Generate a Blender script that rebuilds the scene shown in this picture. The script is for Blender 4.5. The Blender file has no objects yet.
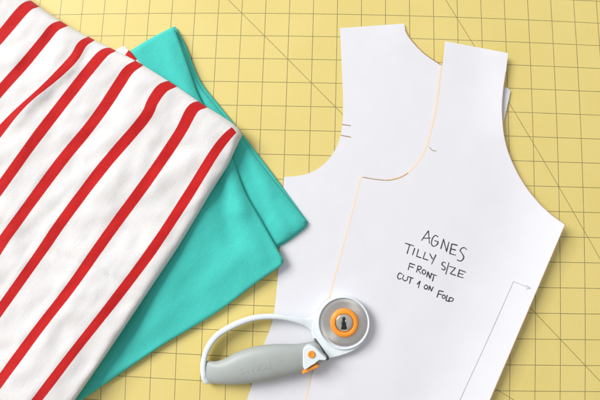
import bpy, bmesh, math, random
import numpy as np
from mathutils import Vector, Matrix, noise
from mathutils.geometry import delaunay_2d_cdt
from mathutils.bvhtree import BVHTree

random.seed(7)
S = bpy.context.scene
C = S.collection
IN = 0.0254                                   # everything is laid out in inches, built in metres

# ------------------------------------------------------------------ camera
CAM = np.array([5.0345, -9.2676, 16.7633]); EUL = (0.086242, 0.018716, 0.029666); FPX = 415.30
cd = bpy.data.cameras.new('camera'); cam = bpy.data.objects.new('camera', cd); C.objects.link(cam)
cam.location = Vector(CAM) * IN; cam.rotation_euler = EUL
cd.sensor_width = 36.0; cd.lens = FPX / 600.0 * 36.0; cd.clip_start = 0.01; cd.clip_end = 50
S.camera = cam

# ------------------------------------------------------------------ light
w = bpy.data.worlds.new('World'); S.world = w; w.use_nodes = True
bg = w.node_tree.nodes['Background']
_t = w.node_tree; _tc = _t.nodes.new('ShaderNodeTexCoord')
_d = _t.nodes.new('ShaderNodeVectorMath'); _d.operation = 'DOT_PRODUCT'; _d.inputs[1].default_value = (-.45, .62, .64)
_r = _t.nodes.new('ShaderNodeValToRGB'); _m = _t.nodes.new('ShaderNodeMapRange'); _m.inputs[1].default_value = -1; _m.inputs[2].default_value = 1
_t.links.new(_tc.outputs['Generated'], _d.inputs[0]); _t.links.new(_d.outputs['Value'], _m.inputs[0]); _t.links.new(_m.outputs[0], _r.inputs[0]); _t.links.new(_r.outputs[0], bg.inputs['Color'])
_r.color_ramp.elements[0].position = .25; _r.color_ramp.elements[0].color = (.34, .28, .22, 1)      # dim warm room
_r.color_ramp.elements[1].position = .95; _r.color_ramp.elements[1].color = (1.0, 1.03, 1.08, 1)    # pale daylight from the window side
bg.inputs['Strength'].default_value = 0.63

def area(name, loc, target, size, energy, col):
    l = bpy.data.lights.new(name, 'AREA'); l.shape = 'RECTANGLE'; l.size, l.size_y = size
    l.energy = energy; l.color = col
    o = bpy.data.objects.new(name, l); C.objects.link(o); o.location = loc
    o.rotation_euler = (Vector(target) - Vector(loc)).to_track_quat('-Z', 'Y').to_euler()
    return o
ctr = (0.13, -0.22, 0.0)
area('window_light', (-2.55, 1.35, 2.5), ctr, (1.9, 1.9), 184.0, (1.0, 0.985, 0.965))
S.view_settings.view_transform = 'Standard'; S.view_settings.look = 'None'
S.view_settings.exposure = 0.0; S.view_settings.gamma = 1.0
S.render.engine = 'CYCLES'

# ------------------------------------------------------------------ helpers
_R = np.array(Matrix.LocRotScale(None, cam.rotation_euler, None).to_3x3())
def at(px, py, z):
    """point of the table at height z (inches) for a measured photo position -> metres"""
    d = _R @ np.array([(px - 300) / FPX, (200 - py) / FPX, -1.0])
    t = (z - CAM[2]) / d[2]
    p = CAM + d * t
    return Vector((p[0] * IN, p[1] * IN, p[2] * IN))

def crom(pts, n, closed=False):
    """smooth curve through the points, resampled to n points by arc length"""
    P = [np.array(p, float) for p in pts]
    if closed: P = [P[-1]] + P + [P[0], P[1]]
    else: P = [2 * P[0] - P[1]] + P + [2 * P[-1] - P[-2]]
    out = []
    for i in range(1, len(P) - 2):
        a, b, c, d = P[i-1:i+3]
        for t in np.linspace(0, 1, 12, endpoint=False):
            out.append(0.5 * (2*b + (c-a)*t + (2*a-5*b+4*c-d)*t*t + (3*b-a-3*c+d)*t**3))
    out.append(P[-2]); return resample(np.array(out), n)
def resample(Q, n):
    Q = np.asarray(Q, float)
    L = np.concatenate([[0], np.cumsum(np.hypot(*np.diff(Q, axis=0).T[:2]))])
    s = np.linspace(0, L[-1], n)
    return np.stack([np.interp(s, L, Q[:, k]) for k in range(Q.shape[1])], 1)
def join(*segs):
    """chain of smooth segments, corners kept where they meet"""
    out = []
    for sgm in segs:
        L = sum(math.dist(a, b) for a, b in zip(sgm, sgm[1:]))
        q = crom(sgm, max(2, int(L / 2.5))) if len(sgm) > 2 else resample(np.array(sgm, float), max(2, int(L / 2.5)))
        q = q.tolist()
        if out and math.dist(out[-1], q[0]) < 0.6: q = q[1:]
        out += q
    if math.dist(out[0], out[-1]) < 0.6: out.pop()
    return np.array(out)

def seg_dist(P, A, B):
    P = np.asarray(P, float); A = np.asarray(A, float); B = np.asarray(B, float)
    d = B - A; t = np.clip(((P - A) @ d) / max(d @ d, 1e-9), 0, 1)
    return np.hypot(*(P - A - t[:, None] * d).T), t
def poly_dist(P, poly, closed=True):
    P = np.atleast_2d(np.asarray(P, float)); best = np.full(len(P), 1e9)
    n = len(poly)
    for i in range(n if closed else n - 1):
        best = np.minimum(best, seg_dist(P, poly[i], poly[(i+1) % n])[0])
    return best
def inside(P, poly):
    P = np.atleast_2d(np.asarray(P, float)); r = np.zeros(len(P), bool); n = len(poly)
    for i in range(n):
        (x1, y1), (x2, y2) = poly[i], poly[(i+1) % n]
        c = ((y1 > P[:, 1]) != (y2 > P[:, 1])) & (P[:, 0] < (x2-x1) * (P[:, 1]-y1) / ((y2-y1) or 1e-9) + x1)
        r ^= c
    return r
def sstep(a, b, x):
    t = np.clip((x - a) / (b - a), 0, 1); return t * t * (3 - 2 * t)
def ridges(P, lst):
    """soft creases: (a, b, height, width) each fading out at its ends"""
    z = np.zeros(len(P))
    for a, b, h, wd in lst:
        d, t = seg_dist(P, a, b)
        z += h * np.exp(-(d / wd) ** 2)
    return z
def fbm(P, sc, ang=0.0, stretch=1.0, seed=0.0):
    c, s = math.cos(ang), math.sin(ang)
    return np.array([noise.noise(Vector(((x*c+y*s) / (sc*stretch), (-x*s+y*c) / sc, seed))) for x, y in P])

def tag(o, label=None, cat=None, group=None, kind=None):
    if label: o['label'] = label
    if cat: o['category'] = cat
    if group: o['group'] = group
    if kind: o['kind'] = kind
    return o
def thing(name, loc, label, cat):
    o = bpy.data.objects.new(name, None); C.objects.link(o); o.location = loc
    o.empty_display_size = 0.02
    return tag(o, label, cat)
def root_loc(o):
    v = Vector((0, 0, 0))
    while o: v += o.location; o = o.parent
    return v
def obj(name, verts, faces, m, parent=None, smooth=True, sharp=None, uv=None):
    me = bpy.data.meshes.new(name)
    off = root_loc(parent)
    me.from_pydata([tuple(Vector(v) - off) for v in verts], [], faces)
    bm = bmesh.new(); bm.from_mesh(me)
    bm.verts.ensure_lookup_table()
    bmesh.ops.recalc_face_normals(bm, faces=bm.faces)
    bm.to_mesh(me); bm.free()
    if uv is not None:
        l = me.uv_layers.new(name='UVMap')
        for lp in me.loops: l.data[lp.index].uv = uv[lp.vertex_index]
    for p in me.polygons: p.use_smooth = smooth
    if sharp: me.set_sharp_from_angle(angle=math.radians(sharp))
    me.materials.append(m)
    o = bpy.data.objects.new(name, me); C.objects.link(o)
    if parent: o.parent = parent
    return o
def bevel(o, wd, seg=3, ang=35):
    b = o.modifiers.new('bevel', 'BEVEL'); b.width = wd; b.segments = seg; b.limit_method = 'ANGLE'
    b.angle_limit = math.radians(ang); b.harden_normals = False
    return o

# ------------------------------------------------------------------ materials
class N:
    def __init__(s, name):
        s.m = bpy.data.materials.new(name); s.m.use_nodes = True; s.t = s.m.node_tree
        s.p = s.t.nodes['Principled BSDF']
    def n(s, typ, **kw):
        k = s.t.nodes.new(typ)
        for a, b in kw.items(): setattr(k, a, b)
        return k
    def l(s, a, b): s.t.links.new(a, b)
    def put(s, sock, v):
        if isinstance(v, (int, float)): sock.default_value = v
        elif isinstance(v, tuple): sock.default_value = v
        else: s.l(v, sock)
    def math(s, op, a, b=None, c=None):
        k = s.n('ShaderNodeMath', operation=op)
        for i, v in enumerate((a, b, c)):
            if v is not None: s.put(k.inputs[i], v)
        return k.outputs[0]
    def mix(s, f, a, b):
        k = s.n('ShaderNodeMix', data_type='RGBA')
        s.put(k.inputs[0], f); s.put(k.inputs[6], a); s.put(k.inputs[7], b)
        return k.outputs[2]
    def noise(s, scale, detail=3, vec=None, rough=.5):
        k = s.n('ShaderNodeTexNoise'); k.inputs['Scale'].default_value = scale
        k.inputs['Detail'].default_value = detail; k.inputs['Roughness'].default_value = rough
        if vec is None:
            vec = s.n('ShaderNodeTexCoord').outputs['Object']
        s.l(vec, k.inputs['Vector']); return k.outputs['Fac']
    def bump(s, h, strength, dist):
        k = s.n('ShaderNodeBump'); k.inputs['Strength'].default_value = strength
        k.inputs['Distance'].default_value = dist; s.l(h, k.inputs['Height'])
        s.l(k.outputs[0], s.p.inputs['Normal'])
    def set(s, **kw):
        for k, v in kw.items(): s.put(s.p.inputs[k.replace('_', ' ')], v)
        return s
def ramp(s, v, lo, hi):
    k = s.n('ShaderNodeMapRange'); s.l(v, k.inputs[0])
    k.inputs[1].default_value = lo; k.inputs[2].default_value = hi
    return k.outputs[0]

def m_mat():
    s = N('yellow_mat_vinyl')
    uv = s.n('ShaderNodeUVMap'); sep = s.n('ShaderNodeSeparateXYZ'); s.l(uv.outputs[0], sep.inputs[0])
    u, v = sep.outputs[0], sep.outputs[1]
    def grid(c, per, hw, soft=0.008):
        f = s.math('ABSOLUTE', s.math('SUBTRACT', s.math('FRACT', s.math('ADD', s.math('DIVIDE', c, per), 0.5)), 0.5))
        f = s.math('MULTIPLY', f, per)
        return ramp(s, f, hw + soft, hw - soft)
    def diag(a, b, c, hw=0.0115, soft=.008):       # a*u + b*v = c, normalised
        q = math.hypot(a, b)
        f = s.math('ABSOLUTE', s.math('DIVIDE', s.math('SUBTRACT', s.math('ADD', s.math('MULTIPLY', u, a), s.math('MULTIPLY', v, b)), c), q))
        return ramp(s, f, hw + soft, hw - soft)
    mx = lambda a, b: s.math('MAXIMUM', a, b)
    major = mx(grid(u, 1, .0125), grid(v, 1, .0125))
    t = math.tan(math.radians(30))
    dg = mx(mx(diag(1, 1, 2), diag(1, t, 15 - 7*t)), diag(t, 1, -14.9 + 12.4*t))
    # fine eighth-inch dots
    eu, ev = grid(u, .125, .012, .012), grid(v, .125, .012, .012)
    dots = s.math('MULTIPLY', mx(s.math('MULTIPLY', grid(u, .125, .006, .010), grid(v, .03125, .005, .006)),
                                 s.math('MULTIPLY', grid(v, .125, .006, .010), grid(u, .03125, .005, .006))), 0.17)
    half = s.math('MULTIPLY', mx(s.math('MULTIPLY', grid(u, .5, .006, .008), grid(v, .0625, .010, .01)),
                                 s.math('MULTIPLY', grid(v, .5, .006, .008), grid(u, .0625, .010, .01))), 0.15)
    n1 = ramp(s, s.noise(14, 4), .3, .7); n2 = s.noise(420, 3)
    base = s.mix(n1, (.725, .588, .195, 1), (.76, .622, .222, 1))
    base = s.mix(s.math('MULTIPLY', ramp(s, n2, .5, .8), .18), base, (.62, .49, .11, 1))
    base = s.mix(mx(dots, half), base, (.30, .24, .06, 1))
    mp = s.n('ShaderNodeMapping'); mp.inputs['Rotation'].default_value = (0, 0, .5); mp.inputs['Scale'].default_value = (22, 900, 1)
    s.l(s.n('ShaderNodeTexCoord').outputs['Object'], mp.inputs[0])
    scr = s.math('MULTIPLY', ramp(s, s.noise(1, 2, mp.outputs[0]), .70, .78), .16)
    base = s.mix(scr, base, (.80, .72, .42, 1))
    wear = ramp(s, s.noise(90, 3), .25, .6)
    ink = s.math('MULTIPLY', mx(major, dg), s.math('MULTIPLY_ADD', wear, .14, .66))
    s.l(s.mix(ink, base, (.045, .052, .036, 1)), s.p.inputs['Base Color'])
    s.set(Roughness=.52); s.p.inputs['Specular IOR Level'].default_value = .32
    s.bump(s.noise(900, 2), .25, .0002)
    return s.m

def cloth_nodes(s, colour, weave=.0007, strength=.5, rough=.95, crease=2.6, turn=-37):
    tc = s.n('ShaderNodeTexCoord')
    mp = s.n('ShaderNodeMapping'); mp.inputs['Rotation'].default_value = (0, 0, math.radians(turn)); s.l(tc.outputs['Object'], mp.inputs[0])
    sp = s.n('ShaderNodeSeparateXYZ'); s.l(mp.outputs[0], sp.inputs[0])
    a = s.math('SINE', s.math('MULTIPLY', sp.outputs[0], 2 * math.pi / weave))
    b = s.math('SINE', s.math('MULTIPLY', sp.outputs[1], 2 * math.pi / (weave * .7)))
    wv = s.math('MULTIPLY', a, b)
    h = s.math('ADD', s.math('MULTIPLY', wv, .35), s.noise(900, 4))
    h = s.math('ADD', h, s.math('MULTIPLY', s.noise(150, 4), 1.6))
    mp2 = s.n('ShaderNodeMapping'); mp2.inputs['Scale'].default_value = (34, 120, 60); s.l(mp.outputs[0], mp2.inputs[0])
    h = s.math('ADD', h, s.math('MULTIPLY', s.noise(1.0, 4, mp2.outputs[0], .6), crease))
    mp3 = s.n('ShaderNodeMapping'); mp3.inputs['Scale'].default_value = (90, 900, 90); s.l(mp.outputs[0], mp3.inputs[0])
    h = s.math('ADD', h, s.math('MULTIPLY', s.noise(1.0, 3, mp3.outputs[0], .6), .35))
    s.l(colour, s.p.inputs['Base Color'])
    s.set(Roughness=rough); s.p.inputs['Specular IOR Level'].default_value = .12
    s.p.inputs['Sheen Weight'].default_value = .12; s.p.inputs['Sheen Roughness'].default_value = .5
    s.bump(h, strength, .00035)
def m_stripe():
    s = N('striped_jersey')
    uv = s.n('ShaderNodeUVMap'); sep = s.n('ShaderNodeSeparateXYZ'); s.l(uv.outputs[0], sep.inputs[0])
    v = s.math('ADD', sep.outputs[0], s.math('MULTIPLY_ADD', s.noise(600, 3), .012, -.006))
    f = s.math('ABSOLUTE', s.math('SUBTRACT', s.math('FRACT', s.math('ADD', v, .5)), .5))
    k = ramp(s, f, .148, .132)
    tip = s.math('MULTIPLY', s.math('GREATER_THAN', v, 7.6), s.math('LESS_THAN', sep.outputs[1], .30))
    k = s.math('MULTIPLY', k, s.math('SUBTRACT', 1.0, tip))
    red = s.mix(ramp(s, s.noise(700, 3), .3, .7), (.52, .013, .014, 1), (.59, .019, .020, 1))
    wh = s.mix(ramp(s, s.noise(500, 3), .3, .7), (.77, .757, .75, 1), (.80, .787, .78, 1))
    cloth_nodes(s, s.mix(k, wh, red), turn=-54); return s.m
def m_teal():
    s = N('turquoise_jersey')
    col = s.mix(ramp(s, s.noise(800, 4), .3, .7), (.060, .55, .48, 1), (.078, .61, .54, 1))
    cloth_nodes(s, col, strength=.45, crease=2.8, turn=-54); s.p.inputs['Sheen Weight'].default_value = .25
    s.p.inputs['Sheen Tint'].default_value = (.5, 1, .9, 1); return s.m
def m_paper():
    s = N('pattern_paper')
    col = s.mix(ramp(s, s.noise(60, 4), .3, .7), (.735, .735, .775, 1), (.752, .752, .792, 1))
    s.l(col, s.p.inputs['Base Color']); s.set(Roughness=.7); s.p.inputs['Specular IOR Level'].default_value = .2
    s.bump(s.noise(300, 4), .12, .0002); return s.m
def plain(name, c, rough=.5, metal=0.0, spec=.5, var=.0, vs=60, bump=0, bs=800):
    s = N(name)
    c2 = tuple(min(1, x * (1 + var)) for x in c); c1 = tuple(x * (1 - var) for x in c)
    s.l(s.mix(ramp(s, s.noise(vs, 4), .3, .7), c1 + (1,), c2 + (1,)), s.p.inputs['Base Color'])
    s.set(Roughness=s.math('MULTIPLY_ADD', s.noise(vs * 2, 3), .12, rough - .06), Metallic=metal); s.p.inputs['Specular IOR Level'].default_value = spec
    if bump: s.bump(s.noise(bs, 3), bump, .0002)
    return s.m

def m_steel():
    m = plain('blade_steel', (.66, .635, .605), .36, metal=.92, var=.05)
    t = m.node_tree; k = t.nodes.new('ShaderNodeTangent'); k.direction_type = 'RADIAL'; k.axis = 'Z'
    p = t.nodes['Principled BSDF']; p.inputs['Anisotropic'].default_value = .75; t.links.new(k.outputs[0], p.inputs['Tangent'])
    return m
M = dict(mat=m_mat(), stripe=m_stripe(), teal=m_teal(), paper=m_paper(),
    table=plain('table_paint', (.72, .71, .69), .5, var=.03),
    peach=plain('peach_glow', (.80, .675, .52), .7, spec=.2, var=.015, vs=200),  # glow along the paper overlap, put into colour
    peach_pale=plain('peach_glow_pale', (.79, .735, .70), .7, spec=.2, var=.015, vs=200),  # paler outer band of the painted glow
    orange_ink=plain('amber_marker', (.40, .26, .10), .7, spec=.2, var=.12, vs=200),
    brown_ink=plain('brown_marker', (.45, .27, .19), .7, spec=.2, var=.15, vs=200),
    pen=plain('black_pen_ink', (.045, .045, .06), .5, spec=.3, var=.3, vs=400),
    pencil=plain('grey_pencil', (.47, .48, .51), .6, spec=.3, var=.15, vs=500),
    white=plain('white_plastic', (.75, .81, .845), .28, spec=.45, var=.02),
    grip=plain('grey_rubber', (.39, .42, .405), .42, spec=.35, var=.03, bump=.15),
    seam=plain('dark_seam', (.10, .115, .105), .6, var=.1),
    orange=plain('orange_plastic', (.88, .315, .032), .34, spec=.4, var=.03),
    steel=m_steel(),
    chrome=plain('bright_chrome', (.78, .77, .72), .16, metal=1.0, var=.02),
    dark=plain('reflection_black', (.012, .011, .010), .5, var=.2))  # black for the dark reflection built into the bolt

# ------------------------------------------------------------------ setting: table and cutting mat
def slab(name, x0, x1, y0, y1, z0, z1, m, parent=None, bev=0.0):
    vs = [(x*IN, y*IN, z*IN) for z in (z0, z1) for x, y in ((x0,y0),(x1,y0),(x1,y1),(x0,y1))]
    o = obj(name, vs, [(0,1,2,3),(4,5,6,7),(0,1,5,4),(1,2,6,5),(2,3,7,6),(3,0,4,7)], m, parent, smooth=False)
    if bev: bevel(o, bev)
    return o
tag(slab('tabletop', -34, 44, -44, 24, -1.4, -0.08, M['table'], bev=.003), kind='structure')

PU = [-0.00557, -0.27353, -0.00578, -0.05998, -0.0809, 0.00539, 0.39302, 0.00109, 0.22365, 0.00044]
PV = [0.04369, -0.00686, -0.18877, -0.04286, -0.05366, -0.07674, -0.00059, 0.29506, 0.00156, 0.15979]          # the print is very slightly off a true grid
def warp(x, y):
    X = (x - 5) / 12; Y = (y + 9) / 9
    b = (1, X, Y, X*X, X*Y, Y*Y, X**3, X*X*Y, X*Y*Y, Y**3)
    return x + sum(a*c for a, c in zip(PU, b)), y + sum(a*c for a, c in zip(PV, b))
xs = np.linspace(-9.6, 23.4, 56); ys = np.linspace(-20.6, 3.4, 42)
vs, fs, uv = [], [], []
for y in ys:
    for x in xs:
        vs.append((x*IN, y*IN, 0)); uv.append(warp(x, y))
n = len(xs)
for j in range(len(ys)-1):
    for i in range(n-1): fs.append((j*n+i, j*n+i+1, (j+1)*n+i+1, (j+1)*n+i))
rim = [i for i in range(n)] + [j*n+n-1 for j in range(1, len(ys))] + [(len(ys)-1)*n+i for i in range(n-2, -1, -1)] + [j*n for j in range(len(ys)-2, 0, -1)]
b0 = len(vs)
for i in rim: vs.append((vs[i][0], vs[i][1], -.078*IN)); uv.append((uv[i][0] , uv[i][1]))
for k in range(len(rim)):
    k2 = (k+1) % len(rim); fs.append((rim[k], rim[k2], b0+k2, b0+k))
fs.append(tuple(range(b0, b0+len(rim))))
mat_o = obj('cutting_mat', vs, fs, M['mat'], None, smooth=False, uv=uv)
tag(mat_o, 'yellow self healing cutting mat printed with a dark inch grid and diagonals, under everything', 'cutting mat')

# ------------------------------------------------------------------ flat sheets and soft folded layers
def fill(outline, spacing, rings=()):
    """triangulate an outline with inset rings and an interior grid; returns points, faces, boundary count"""
    O = np.asarray(outline, float); n = len(O)
    a = np.roll(O, 1, 0); b = np.roll(O, -1, 0); t = b - a; t /= np.maximum(np.hypot(*t.T), 1e-9)[:, None]
    nrm = np.stack([-t[:, 1], t[:, 0]], 1)
    area2 = np.sum(O[:, 0]*b[:, 1] - b[:, 0]*O[:, 1])
    if area2 < 0: nrm = -nrm
    pts = [O]
    for r in rings:
        q = O + nrm * r
        ok = inside(q, O) & (poly_dist(q, O) > r * .93)
        pts.append(q[ok])
    rmax = max(rings) if len(rings) else 0
    lo, hi = O.min(0), O.max(0)
    gx, gy = np.meshgrid(np.arange(lo[0], hi[0], spacing), np.arange(lo[1], hi[1], spacing * .87))
    gx = gx + (np.arange(gx.shape[0]) % 2)[:, None] * spacing * .5
    q = np.stack([gx.ravel(), gy.ravel()], 1)
    q = q[inside(q, O)]; q = q[poly_dist(q, O) > rmax + spacing * .5]
    pts.append(q); P = np.concatenate(pts)
    co, _, fc, ov, _, _ = delaunay_2d_cdt([Vector(p) for p in P], [], [list(range(n))], 1, 1e-6)
    co = np.array([tuple(c) for c in co])
    # boundary loop in output indices
    idx = {}
    for k, lst in enumerate(ov):
        for o_ in lst: idx[o_] = k
    return co, [tuple(f) for f in fc], [idx[i] for i in range(n)]

def sheet(name, outline, zf, thick, m, parent, spacing=7):
    P, F, B = fill(outline, spacing, rings=(2.0, 5.0))
    z = zf(P)
    top = [at(p[0], p[1], zz) for p, zz in zip(P, z)]; n = len(P)
    bot = [v - Vector((0, 0, thick * IN)) for v in top]
    fs = list(F) + [tuple(i + n for i in reversed(f)) for f in F]
    for i in range(len(B)):
        a, b = B[i], B[(i+1) % len(B)]; fs.append((a, b, b+n, a+n))
    return obj(name, top + bot, fs, m, parent, smooth=True, sharp=40)

def cushion(name, outline, zb, h, r, wr, m, parent, spacing=4, uvf=None):
    """a soft folded layer of cloth: rounded edges, wrinkled top, closed underneath"""
    rings = [r * (1 - math.cos(a)) for a in np.radians([18, 35, 52, 70, 90])]
    P, F, B = fill(outline, spacing, rings)
    d = poly_dist(P, outline); t = np.sqrt(np.clip(1 - (1 - np.minimum(d / r, 1)) ** 2, 0, 1))
    d[B] = 0; t[B] = 0
    zbase = zb(P) if callable(zb) else np.full(len(P), zb)
    zt = zbase + h/2 + h/2 * t + wr(P) * sstep(0, r * 1.5, d)
    zl = zbase + h/2 - h/2 * t
    n = len(P); isb = set(B)
    vs = [at(p[0], p[1], z) for p, z in zip(P, zt)]
    low = {}
    for i in range(n):
        if i in isb: low[i] = i
        else: low[i] = len(vs); vs.append(at(P[i][0], P[i][1], zl[i]))
    fs = list(F) + [tuple(low[i] for i in reversed(f)) for f in F]
    uv = None
    if uvf is not None:
        u0 = uvf(P); uv = [None] * len(vs)
        for i in range(n): uv[i] = uv[low[i]] = (u0[i], 1)
    return obj(name, vs, fs, m, parent, smooth=True, uv=uv)

# ------------------------------------------------------------------ turquoise folded fabric
tq = thing('folded_fabric', at(150, 200, 0), 'plain turquoise jersey fabric folded in layers, lying beneath the red striped cloth', 'fabric')
low_out = join([(150, 44), (172, 27), (177, 29)], [(177, 29), (186, 46), (200, 80), (219, 105), (240, 131), (275, 177), (308, 222)],
               [(308, 222), (307, 226), (303, 230)], [(303, 230), (290, 240), (277, 248)], [(277, 248), (240, 245), (180, 200)], [(180, 200), (155, 110), (150, 44)])
def wr_low(P):
    return 1.4 * (ridges(P, [((186, 50), (215, 108), .05, 6), ((222, 125), (285, 225), .07, 11), ((265, 185), (300, 222), .04, 6), ((240, 150), (268, 215), -.05, 6), ((276, 200), (292, 226), -.03, 4)])
            + .02 * fbm(P, 22, .9, 2.2, 3.1) + .006 * fbm(P, 7, seed=8))
cushion('bottom_fold', low_out, .02, .13, 3.2, lambda P: .5 * wr_low(P), M['teal'], tq, 4)
mid_out = join([(150, 46), (166, 36), (174, 33.5)], [(174, 33.5), (184, 48), (197.5, 82), (216.5, 107), (237.2, 133), (272.5, 179), (307, 222)], [(306.5, 222), (305, 226), (301, 229.5)], [(301, 229.5), (288, 239), (275, 246.5)], [(275, 246.5), (238, 243), (180, 198)], [(180, 198), (155, 112), (150, 46)])
cushion('lower_fold', mid_out, .13, .13, 3.6, wr_low, M['teal'], tq, 4)
up_out = join([(131, 50), (150, 38.5), (172, 27)], [(172, 27), (175.5, 31), (187, 63), (198, 94), (215, 126), (232, 158), (245, 192), (261, 220), (274, 243), (284, 261)],
              [(284, 261), (283, 264), (278, 268)], [(278, 268), (255, 284), (222, 309), (190, 329), (160, 347), (120, 374), (92, 393), (70, 408), (40, 425)],
              [(40, 425), (10, 390), (70, 290)], [(70, 290), (110, 170), (131, 50)])
def wr_up(P):
    return 1.45 * (ridges(P, [((168, 45), (196, 112), .05, 7), ((205, 120), (240, 210), .09, 10), ((240, 210), (262, 258), .05, 9), ((218, 175), (232, 240), -.06, 9),
                       ((200, 215), (150, 320), .06, 14), ((225, 230), (190, 300), -.03, 12), ((150, 55), (170, 80), -.035, 7), ((175, 255), (110, 350), -.04, 10), ((250, 250), (130, 345), .03, 9)])
            + .035 * fbm(P, 30, 1.0, 2.4, 1.3) + .008 * fbm(P, 8, seed=4))
def zb_up(P): return .26 - .17 * sstep(250, 330, P[:, 1]) - .06 * sstep(70, 30, P[:, 1])
cushion('upper_fold', up_out, zb_up, .20, 4.2, wr_up, M['teal'], tq, 4)

# ------------------------------------------------------------------ striped folded fabric
sf = thing('folded_fabric', at(80, 200, 0), 'white jersey fabric with red stripes, folded and lying on top of the turquoise cloth', 'fabric')
ST = {-1: [(-27, -40), (-40, -28), (-75, 12), (-150, 100)],
 0: [(5, -18), (-6, -11), (-32, 19), (-80, 75), (-170, 180)],
 1: [(35, 4), (24, 9), (0, 37), (-40, 82), (-150, 210)],
 2: [(64, 24), (54, 28), (43, 41), (24, 64), (0, 91), (-40, 140), (-140, 265)],
 3: [(91, 40), (82, 45), (73, 59), (53, 79), (23, 105.5), (0, 131), (-30, 170), (-130, 300)],
 4: [(113, 50), (103, 54), (88, 71), (73, 90), (59, 108), (33, 142), (0, 188), (-20, 215), (-110, 345)],
 5: [(138, 65), (128, 71), (119, 84), (104, 107), (87, 130), (60, 163), (18, 220), (-3, 250), (-60, 340), (-100, 400)],
 6: [(172, 85), (162, 89), (153, 101), (143, 120), (103, 167), (63, 220), (41, 252), (0, 310), (-60, 395)],
 7: [(202, 105), (192, 110), (179, 134), (150, 177), (117, 222), (97, 250), (71, 287), (37, 331), (-2, 384), (-30, 422)],
 8: [(234, 131), (225, 139), (213, 155), (187, 197), (152, 250), (115, 299.5), (76, 349), (37, 400), (14, 430)]}
EDGE = [(242, 135), (236, 148), (227, 167), (213, 189), (180, 244), (150, 289), (110, 349), (75, 400), (50, 436)]
NU = 150
def run(pts, L, n):
    q = crom(pts, 400); d = q[-1] - q[-12]; d /= np.hypot(*d)
    q = np.concatenate([q, [q[-1] + d * 400]])
    Ls = np.concatenate([[0], np.cumsum(np.hypot(*np.diff(q, axis=0).T))])
    # rows crowd towards the folded upper end
    a = np.concatenate([14 * (1 - np.cos(np.linspace(0, math.pi/2, 10)))[:-1], np.linspace(14, L, n - 9)])
    return np.stack([np.interp(a, Ls, q[:, k]) for k in range(2)], 1), a
lines, vv = [], []
HW = {k: 6.3 for k in ST}; HW[2] = 6.0; HW[4] = 6.2; HW[3] = 5.5
for k in sorted(ST):
    L = 175 + 235 * (k + 1) / 9
    q, a = run(ST[k], L, NU)
    t = np.gradient(q, axis=0); t /= np.hypot(*t.T)[:, None]; nrm = np.stack([-t[:, 1], t[:, 0]], 1)
    if nrm[NU//2] @ np.array([.8, .6]) < 0: nrm = -nrm
    hw = np.full(NU, HW[k])
    if k == 3: hw = hw * (1 - .50 * np.exp(-((a - 85) / 34) ** 2))      # pinched where the cloth folds over itself
    if k == 1: hw = hw * 1.05
    if k >= 6: hw = hw * (1 - .10 * sstep(120, 260, a))
    hw = hw * (1 + .06 * np.array([noise.noise(Vector((x / 30, k * 3.3, 0))) for x in a]))
    hw = hw * (.86 if k < 8 else .80)
    lines += [q - nrm * hw[:, None], q, q + nrm * hw[:, None]]; vv += [k - .14, k, k + .14]
q, a = run(EDGE, 410, NU); lines.append(q); vv.append(8.5)
lines = np.array(lines); vv = np.array(vv)
vs_ = np.unique(np.concatenate([np.arange(-1.14, 8.14, .07), vv, 8.14 + .36 * np.sin(np.linspace(0, math.pi/2, 9))]).round(4))
vs_ = vs_[vs_ >= -1.14]
G = np.zeros((len(vs_), NU, 2))
def pchip(x, X, Y):
    h = np.diff(X); dl = np.diff(Y) / h
    d = np.zeros(len(X)); d[0] = dl[0]; d[-1] = dl[-1]
    for i in range(1, len(X)-1):
        d[i] = 0 if dl[i-1]*dl[i] <= 0 else (h[i-1]+h[i]) * 1.0 / ((h[i])/dl[i-1] + (h[i-1])/dl[i])
    i = np.clip(np.searchsorted(X, x) - 1, 0, len(h)-1); t = (x - X[i]) / h[i]
    return ((1+2*t)*(1-t)**2*Y[i] + t*(1-t)**2*h[i]*d[i] + t*t*(3-2*t)*Y[i+1] + t*t*(t-1)*h[i]*d[i+1])
for r in range(NU):
    for c in range(2): G[:, r, c] = pchip(vs_, vv, lines[:, r, c])
# the folded upper edge runs smoothly through the ends of the stripes
TOP = crom([(-58, -62), (-27, -41), (5, -18.5), (35, 3.5), (64, 23), (91, 38), (113, 49), (138, 62), (172, 83), (202, 103.5), (228, 120), (238, 128), (242, 135)], 900)
TL = np.concatenate([[0], np.cumsum(np.hypot(*np.diff(TOP, axis=0).T))])
sk = [TL[np.argmin(np.hypot(*(TOP - ST[k][0]).T))] for k in sorted(ST)]
kk = [-1.14] + [float(k) for k in sorted(ST)] + [8.5]
sv = pchip(vs_, np.array(kk), np.array([sk[0] - 7] + sk + [TL[-1]]))
tgt = np.stack([np.interp(sv, TL, TOP[:, c]) for c in range(2)], 1)
fall = np.exp(-(np.linspace(0, 1, NU) * 0 + run(EDGE, 410, NU)[1]) / 14.0)
G += (tgt - G[:, 0])[:, None, :] * fall[None, :, None]
P = G.reshape(-1, 2); nv = len(vs_)
outl = np.concatenate([G[:, 0], G[-1, 1:], G[::-1, -1][1:], G[0, ::-1][1:-1]])
teal_o = up_out
def over_teal(P):
    d = poly_dist(P, teal_o); sd = np.where(inside(P, teal_o), d, -d)
    return sstep(-34, 14, sd)
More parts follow.
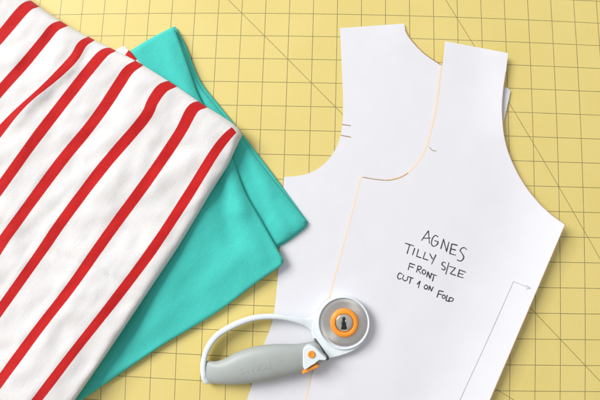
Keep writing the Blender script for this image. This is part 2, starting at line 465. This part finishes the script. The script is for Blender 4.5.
def wr_st(P):
    top = G[:, 0]
    dt = poly_dist(P, top, closed=False)
    z = ridges(P, [((15, 118), (78, 58), .085, 7), ((8, 102), (62, 54), .05, 8),              # cloth buckling over the third stripe
        ((30, 20), (14, 60), .05, 9), ((52, 44), (30, 78), -.035, 8), ((8, 60), (-30, 110), .05, 12),
        ((141, 118), (196, 150), -.045, 8), ((128, 100), (150, 118), .04, 7), ((165, 108), (203, 128), .045, 7), ((184, 140), (216, 160), .035, 8),
        ((120, 150), (150, 135), -.04, 8), ((165, 135), (150, 160), -.03, 6), ((105, 190), (135, 155), .03, 9), ((168, 165), (182, 150), -.03, 7),
        ((60, 200), (100, 150), .03, 11), ((30, 245), (60, 205), -.025, 9), ((100, 270), (160, 185), .03, 9), ((120, 235), (150, 195), -.025, 7),
        ((60, 255), (108, 276), -.055, 2.6), ((108, 276), (152, 300), -.055, 2.6), ((5, 225), (60, 255), -.03, 2.8),
        ((22, 370), (80, 295), .02, 6), ((55, 375), (120, 290), .025, 7), ((10, 345), (55, 285), -.02, 7), ((92, 45), (80, 62), -.03, 5), ((115, 70), (130, 95), -.03, 7),
        ((60, 75), (90, 62), .03, 6), ((100, 75), (75, 110), -.02, 6), ((20, 150), (50, 120), .03, 10)])
    z += .080 * fbm(P, 28, 2.22, 1.7, .7) + .058 * fbm(P, 13, 2.5, 1.5, 5.2) + .006 * fbm(P, 5, seed=9)
    vq = np.repeat(vs_, NU); aq = np.tile(run(EDGE, 410, NU)[1], nv)
    for k in (5, 6, 7, 8): z += .022 * np.exp(-((vq - (k - .22)) / .06) ** 2) * sstep(110, 200, aq)      # puckers beside the lower stripes
    z += .026 * np.sin(dt / 5.5) * np.exp(-((dt - 20) / 16) ** 2)
    return z
ot = over_teal(P); h = .44 + .30 * (1 - ot); rr = 7.0
d = poly_dist(P, outl); tt = np.sqrt(np.clip(1 - (1 - np.minimum(d / rr, 1)) ** 2, 0, 1))
zb = .06 + .38 * ot
zt = zb + h/2 + h/2 * tt + wr_st(P) * sstep(0, rr * 1.3, d); zl = zb + h/2 - h/2 * tt
verts = [at(p[0], p[1], z) for p, z in zip(P, zt)]; rowd = run(EDGE, 410, NU)[1]; uv = [(vs_[i // NU], rowd[i % NU] / 10) for i in range(len(P))]
low = {}
for i in range(len(P)):
    a_, r_ = divmod(i, NU)
    if a_ in (0, nv-1) or r_ in (0, NU-1): low[i] = i
    else: low[i] = len(verts); verts.append(at(P[i][0], P[i][1], zl[i])); uv.append(uv[i])
fs = []
for a_ in range(nv-1):
    for r_ in range(NU-1):
        f = (a_*NU+r_, a_*NU+r_+1, (a_+1)*NU+r_+1, (a_+1)*NU+r_)
        fs += [f, tuple(low[i] for i in reversed(f))]
obj('top_layer', verts, fs, M['stripe'], sf, smooth=True, uv=uv)
und = join([(96, 56), (112, 51), (119, 48), (124, 45.5)], [(124, 45.5), (132, 53), (138, 60), (156, 76), (186, 94), (222, 117), (242.5, 135)],
           [(242.5, 135), (237, 146), (226, 166), (210, 189), (177, 245), (146, 291), (106, 351), (71, 402), (50, 432)], [(50, 432), (-50, 400), (10, 200), (96, 56)])
def uvu(P): return np.minimum(((P[:, 0]*.804 + P[:, 1]*.595) - 139.2) / 43.0, .4)
cushion('under_layer', und, lambda P: .04 + .36 * over_teal(P), .18, 3.5, lambda P: .01 * fbm(P, 10, seed=2), M['stripe'], sf, 6, uvf=uvu)

# ------------------------------------------------------------------ paper pattern pieces
def ribbon(strokes, hw, zf, name, m, parent, lift=.009, wob=.22):
    """flat strokes of ink with rounded ends"""
    vs, fs = [], []
    for si, st in enumerate(strokes):
        pts = st
        if len(pts) == 2: q = resample(np.array(pts, float), max(3, int(math.dist(*pts) / 1.2)))
        else:
            L = sum(math.dist(a, b) for a, b in zip(pts, pts[1:])); q = crom(pts, max(6, int(L / .9)))
        t = np.gradient(q, axis=0); t /= np.maximum(np.hypot(*t.T), 1e-9)[:, None]; nm = np.stack([-t[:, 1], t[:, 0]], 1)
        w_ = np.array([hw * (1 + wob * noise.noise(Vector((k * .25, si * 2.7, 1)))) for k in range(len(q))])
        ext = [(-.8, .45), (-.45, .85)]
        rows = [(q[0] + t[0]*hw*a, nm[0]*w_[0]*b) for a, b in ext] + [(q[k], nm[k]*w_[k]) for k in range(len(q))] + [(q[-1] - t[-1]*hw*a, nm[-1]*w_[-1]*b) for a, b in reversed(ext)]
        b0 = len(vs)
        for c_, o_ in rows:
            for sg in (-1, 1):
                p = c_ + o_ * sg; vs.append(at(p[0], p[1], zf(np.array([p]))[0] + lift + .0012 * (si % 4)))
        for k in range(len(rows)-1): fs.append((b0+2*k, b0+2*k+1, b0+2*k+3, b0+2*k+2))
    return obj(name, vs, fs, m, parent, smooth=False)

back = thing('pattern_piece', at(380, 150, 0), 'lower white paper bodice pattern piece with two notches, lying partly beneath the lettered piece', 'sewing pattern')
neck_b = [(404, 23.5), (406, 31), (411, 39), (424, 53), (441, 65), (468, 79), (508.5, 88)]
back_o = join([(340, 28), (404, 23.5)], neck_b, [(508.5, 88), (503.6, 123), (432, 420)], [(430, 420), (241, 420)], [(241, 420), (262, 350), (275, 305), (284, 177)],
              [(284, 177), (300, 175.5), (315, 170.5), (328, 160), (337, 146), (341.5, 130), (343, 112), (342.5, 85), (340, 28)])
def zback(P):
    return .030 + .05 * sstep(70, 24, P[:, 1]) * sstep(365, 410, P[:, 0]) + .05 * sstep(478, 506, P[:, 0]) + .012 * (1 + fbm(P, 60, seed=1)) + .045 * sstep(330, 285, P[:, 0]) * sstep(200, 260, P[:, 1]) * 0
sheet('paper', back_o, zback, .008, M['paper'], back)
for st in ([(342.2, 124.3), (350.5, 125.6)], [(341, 135.2), (350.5, 137)]): ribbon([st], .42, zback, 'notch_mark', M['orange_ink'], back)
ribbon([[(405.2, 30), (410.2, 38.4), (423.2, 52.4), (440, 64.2)]], .45, zback, 'cut_line', M['orange_ink'], back)

front = thing('pattern_piece', at(440, 200, 0), 'upper white paper bodice pattern piece with handwritten lettering and a grainline bracket', 'sewing pattern')
neckline = [(445, 41), (440.5, 85), (436, 115), (429, 143), (421, 160), (411, 171.5), (400, 178.5), (388, 181), (375, 180), (362, 177.5)]
cf = [(362, 177.5), (348, 232), (330, 300), (302, 420)]
side = [(565.5, 224.5), (528, 312), (490, 401), (481, 424)]
arm = [(508, 53), (506, 72), (503, 95), (502.5, 115), (505, 138), (511, 158), (522, 180), (536, 199), (550, 213), (565.5, 224.5)]
front_o = join(neckline, cf, [(302, 420), (481, 424)], side[::-1], arm[::-1], [(508, 53), (445, 41)])
def zfront(P):
    sd = poly_dist(P, np.array(side), closed=False); ad = poly_dist(P, np.array(arm), closed=False)
    z = .118 + .02 * (1 + fbm(P, 80, seed=5)) + .018 * fbm(P, 38, seed=15)
    z += .34 * np.clip(1 - sd / 75, 0, 1) ** 2 + .10 * np.clip(1 - ad / 45, 0, 1) ** 2
    z += .05 * sstep(90, 40, P[:, 1]) + .05 * sstep(478, 506, P[:, 0]) * sstep(150, 120, P[:, 1])
    return z
sheet('paper', front_o, zfront, .008, M['paper'], front)
ins = lambda pts, dx, dy=0: [(x + dx, y + dy) for x, y in pts]
for hw0, mm, sh, lf in ((2.3, 'peach_pale', -1.6, .011), (1.25, 'peach', -.7, .018)):        # warm glow beside the upper sheet's edge, painted as bands on the lower one
    ribbon([ins([(442.3, 67.5)] + neckline[1:8], sh, -.2)], hw0 * .9, lambda P: zback(P), 'edge_glow', M[mm], back, lift=lf, wob=.08)
    ribbon([ins(cf, sh * .7)], hw0 * .75, lambda P: zback(P), 'edge_glow', M[mm], back, lift=lf, wob=.08)
ribbon([[(408, 173.2), (400, 177.6), (388, 180.2), (375, 179.2), (363, 177.2)]], .4, zfront, 'neckline_mark', M['orange_ink'], front, wob=.3)
ribbon([[(429.5, 147), (432, 150), (436, 151)]], .3, zfront, 'notch_mark', M['orange_ink'], front)
ribbon([ins(side, -.4), ins(arm[1:], -.3, .15)], .30, zfront, 'edge_line', M['brown_ink'], front)
ribbon([[(459, 402), (487, 341), (513.5, 281.5)], [(513.5, 281.5), (530, 288)], [(527, 285.5), (530.5, 288.3), (526.5, 288.8)]], .34, zfront, 'grainline', M['pencil'], front)
K = 4.4417
def hw_(*pts): return [(380 + x / K, 220 + y / K) for x, y in pts]
def ring(cx, cy, rx, ry): return hw_(*[(cx + rx*math.cos(a), cy + ry*math.sin(a)) for a in np.linspace(-1.8, 4.6, 13)])
WR = [hw_((185, 90), (200, 68), (215, 48)), hw_((215, 48), (219, 103)), hw_((195, 81), (222, 80)),
 hw_((257, 74), (245, 68), (233, 82), (228, 105), (238, 117), (254, 108), (258, 96)), hw_((243, 92), (258, 96)),
 hw_((270, 127), (282, 85)), hw_((282, 85), (295, 140)), hw_((295, 140), (306, 98)),
 hw_((319, 106), (310, 149)), hw_((310, 149), (335, 156)), hw_((319, 106), (343, 112)), hw_((315, 128), (335, 133)),
 hw_((385, 131), (371, 122), (356, 134), (365, 150), (372, 166), (360, 182), (343, 178)),
 hw_((113, 103), (150, 115)), hw_((132, 109), (120, 149)), hw_((154, 126), (144, 155)), hw_((171, 130), (162, 161)), hw_((162, 161), (182, 168)),
 hw_((201, 143), (191, 171)), hw_((191, 171), (212, 178)), hw_((221, 150), (233, 173)), hw_((248, 155), (229, 196)),
 hw_((291, 190), (280, 187), (275, 198), (289, 211), (285, 222), (274, 217)), hw_((306, 190), (292, 240)),
 hw_((309, 206), (335, 213)), hw_((335, 213), (312, 238)), hw_((312, 238), (336, 246)),
 hw_((353, 221), (345, 250)), hw_((345, 250), (369, 257)), hw_((353, 221), (380, 232)), hw_((348, 236), (369, 242)),
 hw_((132, 192), (125, 221)), hw_((132, 192), (155, 200)), hw_((129, 206), (147, 211)),
 hw_((169, 204), (162, 231)), hw_((169, 204), (183, 208), (179, 219), (166, 218)), hw_((168, 218), (180, 238)), ring(195, 231, 8, 10),
 hw_((207, 252), (213, 230)), hw_((213, 230), (222, 259)), hw_((222, 259), (230, 236)), hw_((226, 239), (251, 247)), hw_((240, 243), (233, 271)),
 hw_((98, 241), (87, 235), (78, 249), (82, 262), (93, 260)), hw_((106, 245), (100, 260), (109, 270), (120, 266), (124, 250)),
 hw_((126, 252), (147, 259)), hw_((138, 256), (131, 281)), hw_((165, 285), (178, 272)), hw_((178, 272), (170, 301)), ring(204, 298, 8, 9),
 hw_((216, 311), (221, 293)), hw_((221, 293), (228, 316)), hw_((228, 316), (236, 298)),
 hw_((262, 314), (253, 343)), hw_((262, 314), (281, 318)), hw_((257, 328), (273, 331)), ring(283, 341, 7, 8),
 hw_((299, 334), (292, 357)), hw_((292, 357), (303, 361)), hw_((310, 344), (304, 361)), hw_((310, 344), (325, 349), (321, 360), (304, 361))]
ribbon(WR, .47, zfront, 'handwriting', M['pen'], front, wob=.5)

# ------------------------------------------------------------------ rotary cutter
rc = thing('rotary_cutter', at(280, 345, .12), 'loop handled rotary cutter with round steel blade and grey grip, lying on paper and mat', 'rotary cutter')
Z0 = .125
def loft(name, pairs, zc, hz, m, parent, ex=2.4, nseg=22, n=None, cap=True):
    T = np.array([p[0] for p in pairs], float); B = np.array([p[1] for p in pairs], float)
    Q = np.concatenate([T, B, np.array(zc)[:, None], np.array(hz)[:, None]], 1)
    # smooth along the length
    k = np.arange(len(Q)); P_ = np.concatenate([[2*Q[0]-Q[1]], Q, [2*Q[-1]-Q[-2]]]); out = []
    for i in range(1, len(P_)-2):
        a, b, c, d_ = P_[i-1:i+3]
        for t in np.linspace(0, 1, 7, endpoint=False): out.append(.5*(2*b+(c-a)*t+(2*a-5*b+4*c-d_)*t*t+(3*b-a-3*c+d_)*t**3))
    out.append(P_[-2]); vs, fs = [], []
    for row in out:
        c = (row[0:2] + row[2:4]) / 2; a = (row[0:2] - row[2:4]) / 2
        for s_ in range(nseg):
            ph = 2*math.pi*s_/nseg; co, si = math.cos(ph), math.sin(ph)
            co = math.copysign(abs(co) ** (2/ex), co); si = math.copysign(abs(si) ** (2/ex), si)
            p = c + a * co; vs.append(at(p[0], p[1], row[4] + row[5] * si))
    R_ = len(out)
    for i in range(R_-1):
        for s_ in range(nseg): fs.append((i*nseg+s_, i*nseg+(s_+1) % nseg, (i+1)*nseg+(s_+1) % nseg, (i+1)*nseg+s_))
    fs += [tuple(range(nseg)), tuple((R_-1)*nseg+i for i in range(nseg))]
    return obj(name, vs, fs, m, parent, smooth=True, sharp=60)
def prism(name, outline, z0, z1, m, parent, bev=0.0, sm=True):
    O = np.asarray(outline, float); n_ = len(O)
    vs = [at(x, y, z1) for x, y in O] + [at(x, y, z1) - Vector((0, 0, (z1 - z0) * IN)) for x, y in O]
    fs = [tuple(range(n_)), tuple(range(n_, 2*n_))] + [(i, (i+1) % n_, (i+1) % n_+n_, i+n_) for i in range(n_)]
    o = obj(name, vs, fs, m, parent, smooth=True, sharp=35)
    if bev: bevel(o, bev, 3, 40)
    return o
def lathe(name, cx, cy, prof, m, parent, seg=72, sharp=40, closed=False):
    """prof: (radius in photo px, z in inches)"""
    vs, fs = [], []
    c0 = at(cx, cy, prof[0][1]); sc = (at(cx + 10, cy, prof[0][1]) - c0).length / 10
    for r, z in prof:
        for k in range(seg):
            a = 2*math.pi*k/seg; vs.append((c0.x + r*sc*math.cos(a), c0.y + r*sc*math.sin(a), z*IN))
    n_ = len(prof)
    for i in range(n_ if closed else n_-1):
        j = (i+1) % n_
        for k in range(seg): fs.append((i*seg+k, i*seg+(k+1) % seg, j*seg+(k+1) % seg, j*seg+k))
    if not closed:
        fs += [tuple(range(seg)), tuple((n_-1)*seg+k for k in range(seg))]
    return obj(name, vs, fs, m, parent, smooth=True, sharp=sharp)

# grip
gp = [((204.5, 364), (203.5, 377)), ((206, 361), (206, 381.5)), ((210, 361), (210.5, 383)), ((217, 361), (217.5, 384.3)), ((226, 357.8), (227, 385)), ((237, 352), (239, 384.8)),
      ((255, 346.4), (258, 382.3)), ((275, 344), (279, 378.2)), ((295, 344), (299, 373.8)), ((306, 342.5), (310, 369.5)), ((314, 341), (320, 363)), ((318.3, 343.5), (327, 359.8))]
hz = np.array([.12, .19, .24, .29, .33, .36, .38, .38, .345, .29, .225, .19])
grip = loft('grip', gp, Z0 + .02 + hz, hz, M['grip'], rc, ex=2.25, nseg=28)
# loop
lp = [((319, 309.5), (321, 341)), ((313, 315), (316, 335.5)), ((306.7, 317.7), (307.5, 328)), ((299.5, 317.2), (299.5, 323.6)), ((290, 315.7), (290, 320.9)), ((280, 314.1), (280, 319.1)),
      ((266.7, 313.6), (266.9, 318.8)), ((253.3, 315), (254.2, 320.4)), ((240, 319), (241.8, 324.5)), ((226.7, 325.3), (229, 330.6)), ((215, 333.2), (218.6, 337.4)),
      ((206.7, 343.3), (211.4, 346.4)), ((202, 355), (207, 356)), ((200.2, 367.5), (205.2, 367.3)), ((200.8, 376), (206, 374.5)), ((202.6, 381.5), (206.6, 377.5)), ((206.2, 384.4), (208.2, 379.5)), ((213, 383.2), (213, 380))]
lz = np.array([.105, .115, .13, .155, .175, .19, .20, .20, .20, .20, .20, .20, .20, .20, .19, .17, .15, .10])
lp = [(a, (b[0] + (b[0]-a[0]) / max(math.dist(a, b), 1) * (.7 if i > 2 else 0), b[1] + (b[1]-a[1]) / max(math.dist(a, b), 1) * (.7 if i > 2 else 0))) for i, (a, b) in enumerate(lp)]
loft('loop', lp, Z0 + .05 + lz, lz, M['white'], rc, ex=3.4, nseg=24)
# blade head
cx, cy = 343.4, 322.6
arc = [(cx + 26.3*math.cos(math.radians(a)), cy + 26.3*math.sin(math.radians(a))) for a in np.arange(206, 394, 4)]
head = arc + [(365.8, 338.6), (363.8, 342.6), (359, 347.4), (353, 351.3), (346, 354.2), (338, 356.6), (328.6, 358.8), (325.5, 354.7), (320.5, 347.8), (314.2, 339.8), (311.5, 333), (312, 324), (315.5, 315.5)]
hd = prism('guard', head, Z0, Z0 + .30, M['white'], rc, bev=.0009)
lathe('guard_rim', cx, cy, [(24.2, Z0+.302), (26.0, Z0+.302), (26.3, Z0+.34), (26.0, Z0+.375), (25.2, Z0+.39), (24.4, Z0+.375), (24.2, Z0+.34)], M['white'], hd, closed=True, sharp=70)
lathe('blade', cx + .4, cy - .1, [(22.9, Z0+.325), (23.3, Z0+.335), (20.6, Z0+.349), (20.4, Z0+.3495), (14.5, Z0+.3495), (2, Z0+.3495)], M['steel'], rc, seg=96, sharp=3)
bl = bpy.data.objects['blade']; _c = sum((v.co for v in bl.data.vertices), Vector()) / len(bl.data.vertices)
bl.data.transform(Matrix.Translation(-_c)); bl.location = _c
nut = lathe('blade_nut', 344.3, 322.6, [(14.0, Z0+.3505), (14.3, Z0+.40), (14.1, Z0+.45), (13.4, Z0+.49), (12.0, Z0+.512), (10.2, Z0+.518), (9.4, Z0+.51), (9.1, Z0+.49), (9.0, Z0+.44), (3, Z0+.44)], M['orange'], rc, sharp=50)
bolt = lathe('bolt', 344.2, 322.6, [(8.7, Z0+.442), (8.7, Z0+.485), (8.2, Z0+.500), (6.5, Z0+.509), (4.2, Z0+.514), (2, Z0+.516), (.3, Z0+.5165)], M['chrome'], nut, sharp=60)
bolt_reflection = [(343.2, 317.4), (345.2, 317.4), (346.0, 319.6), (345.2, 321.4), (346.4, 323.4), (346.6, 326), (347.4, 328.6), (346.8, 330.2), (341.8, 330.2), (341.2, 328.6), (342.0, 326), (342.2, 323.4), (343.2, 321.4), (342.4, 319.6)]  # dark silhouette reflected in the chrome, built as a recess in the bolt
bolt_reflection = np.array(bolt_reflection) + [-.1, 0]
cut = prism('reflection_cutter', bolt_reflection, Z0+.470, Z0+.560, M['chrome'], None)
bo = bolt.modifiers.new('bolt_reflection', 'BOOLEAN'); bo.operation = 'DIFFERENCE'; bo.solver = 'EXACT'; bo.object = cut
cut.location = -root_loc(bolt.parent) * 0
dgb = bpy.context.evaluated_depsgraph_get(); cutme = bpy.data.meshes.new_from_object(bolt.evaluated_get(dgb))
bolt.modifiers.clear(); bolt.data = cutme; bpy.data.objects.remove(cut)
prism('bolt_reflection', (bolt_reflection - bolt_reflection.mean(0)) * .97 + bolt_reflection.mean(0), Z0+.468, Z0+.486, M['dark'], bolt)  # black floor paints the reflection dark
# seam between grip and head, lock tab, button, lever
prism('seam', [(313.6, 339.0), (315.4, 338.4), (328.8, 357.0), (329.2, 359.4), (326.6, 361)], Z0 + .02, Z0 + .33, M['seam'], rc, bev=.0004)
tab = prism('lock_tab', join([(303, 366), (303, 352), (304.4, 348), (308.8, 346), (315, 347.6), (320, 352.5), (327, 359.2)], [(327, 359.2), (324.4, 360.9), (319.4, 360.3), (315.6, 363.6), (310, 367), (304.6, 370.4), (303, 366)]), Z0 + .25, Z0 + .74, M['white'], rc, bev=.0009)
lathe('lock_button', 311.5, 354.3, [(3.6, Z0+.735), (3.6, Z0+.775), (3.2, Z0+.79), (1.7, Z0+.79), (1.4, Z0+.775), (.3, Z0+.775)], M['orange'], tab, seg=40)
prism('release_lever', join([(302, 372.2), (304, 370), (311, 367.4), (315.6, 364.7), (318.4, 365.2), (319.2, 367.2), (312.5, 370), (306, 373.2), (303, 374.8), (302, 372.2)]), Z0 + .30, Z0 + .64, M['orange'], rc, bev=.0007)
# raised lettering on the grip
fc = bpy.data.curves.new('lettering', 'FONT'); fc.body = 'FISKARS'; fc.size = 1; fc.resolution_u = 3; fc.space_character = 1.08
fo = bpy.data.objects.new('lettering_source', fc); C.objects.link(fo)
dg = bpy.context.evaluated_depsgraph_get(); me = bpy.data.meshes.new_from_object(fo.evaluated_get(dg))
bpy.data.objects.remove(fo)
bm = bmesh.new(); bm.from_mesh(me)
bmesh.ops.triangulate(bm, faces=bm.faces[:]); bmesh.ops.remove_doubles(bm, verts=bm.verts, dist=1e-4)
bmesh.ops.subdivide_edges(bm, edges=[e for e in bm.edges if e.calc_length() > .25], cuts=2)
bmesh.ops.triangulate(bm, faces=bm.faces[:])
co = np.array([v.co[:2] for v in bm.verts]); co -= (co.max(0) + co.min(0)) / 2; wd = np.ptp(co[:, 0])
tree = BVHTree.FromObject(grip, dg); off = root_loc(rc)
ang = math.radians(180 - 12); sc = 31.0 / wd
vs = []
for x, y in co:
    X, Y = x * sc, -y * sc * 1.02
    px = 255.5 + X*math.cos(ang) - Y*math.sin(ang); py = 368.0 + X*math.sin(ang) + Y*math.cos(ang)
    g = at(px, py, .8) - off
    hit = tree.ray_cast(g + Vector((0, 0, .1)), Vector((0, 0, -1)))
    vs.append((hit[0] if hit[0] else g) + off)
fs = [tuple(v.index for v in f.verts) for f in bm.faces]; bm.verts.index_update()
be = [e for e in bm.edges if len(e.link_faces) == 1]
n_ = len(vs); up = .0065 * IN
tv = [v + Vector((0, 0, up)) for v in vs]; bv = [v - Vector((0, 0, .004)) * .2 for v in vs]
fs2 = fs + [tuple(i + n_ for i in reversed(f)) for f in fs] + [(e.verts[0].index, e.verts[1].index, e.verts[1].index + n_, e.verts[0].index + n_) for e in be]
obj('lettering', tv + bv, fs2, M['grip'], grip, smooth=False)
bm.free()
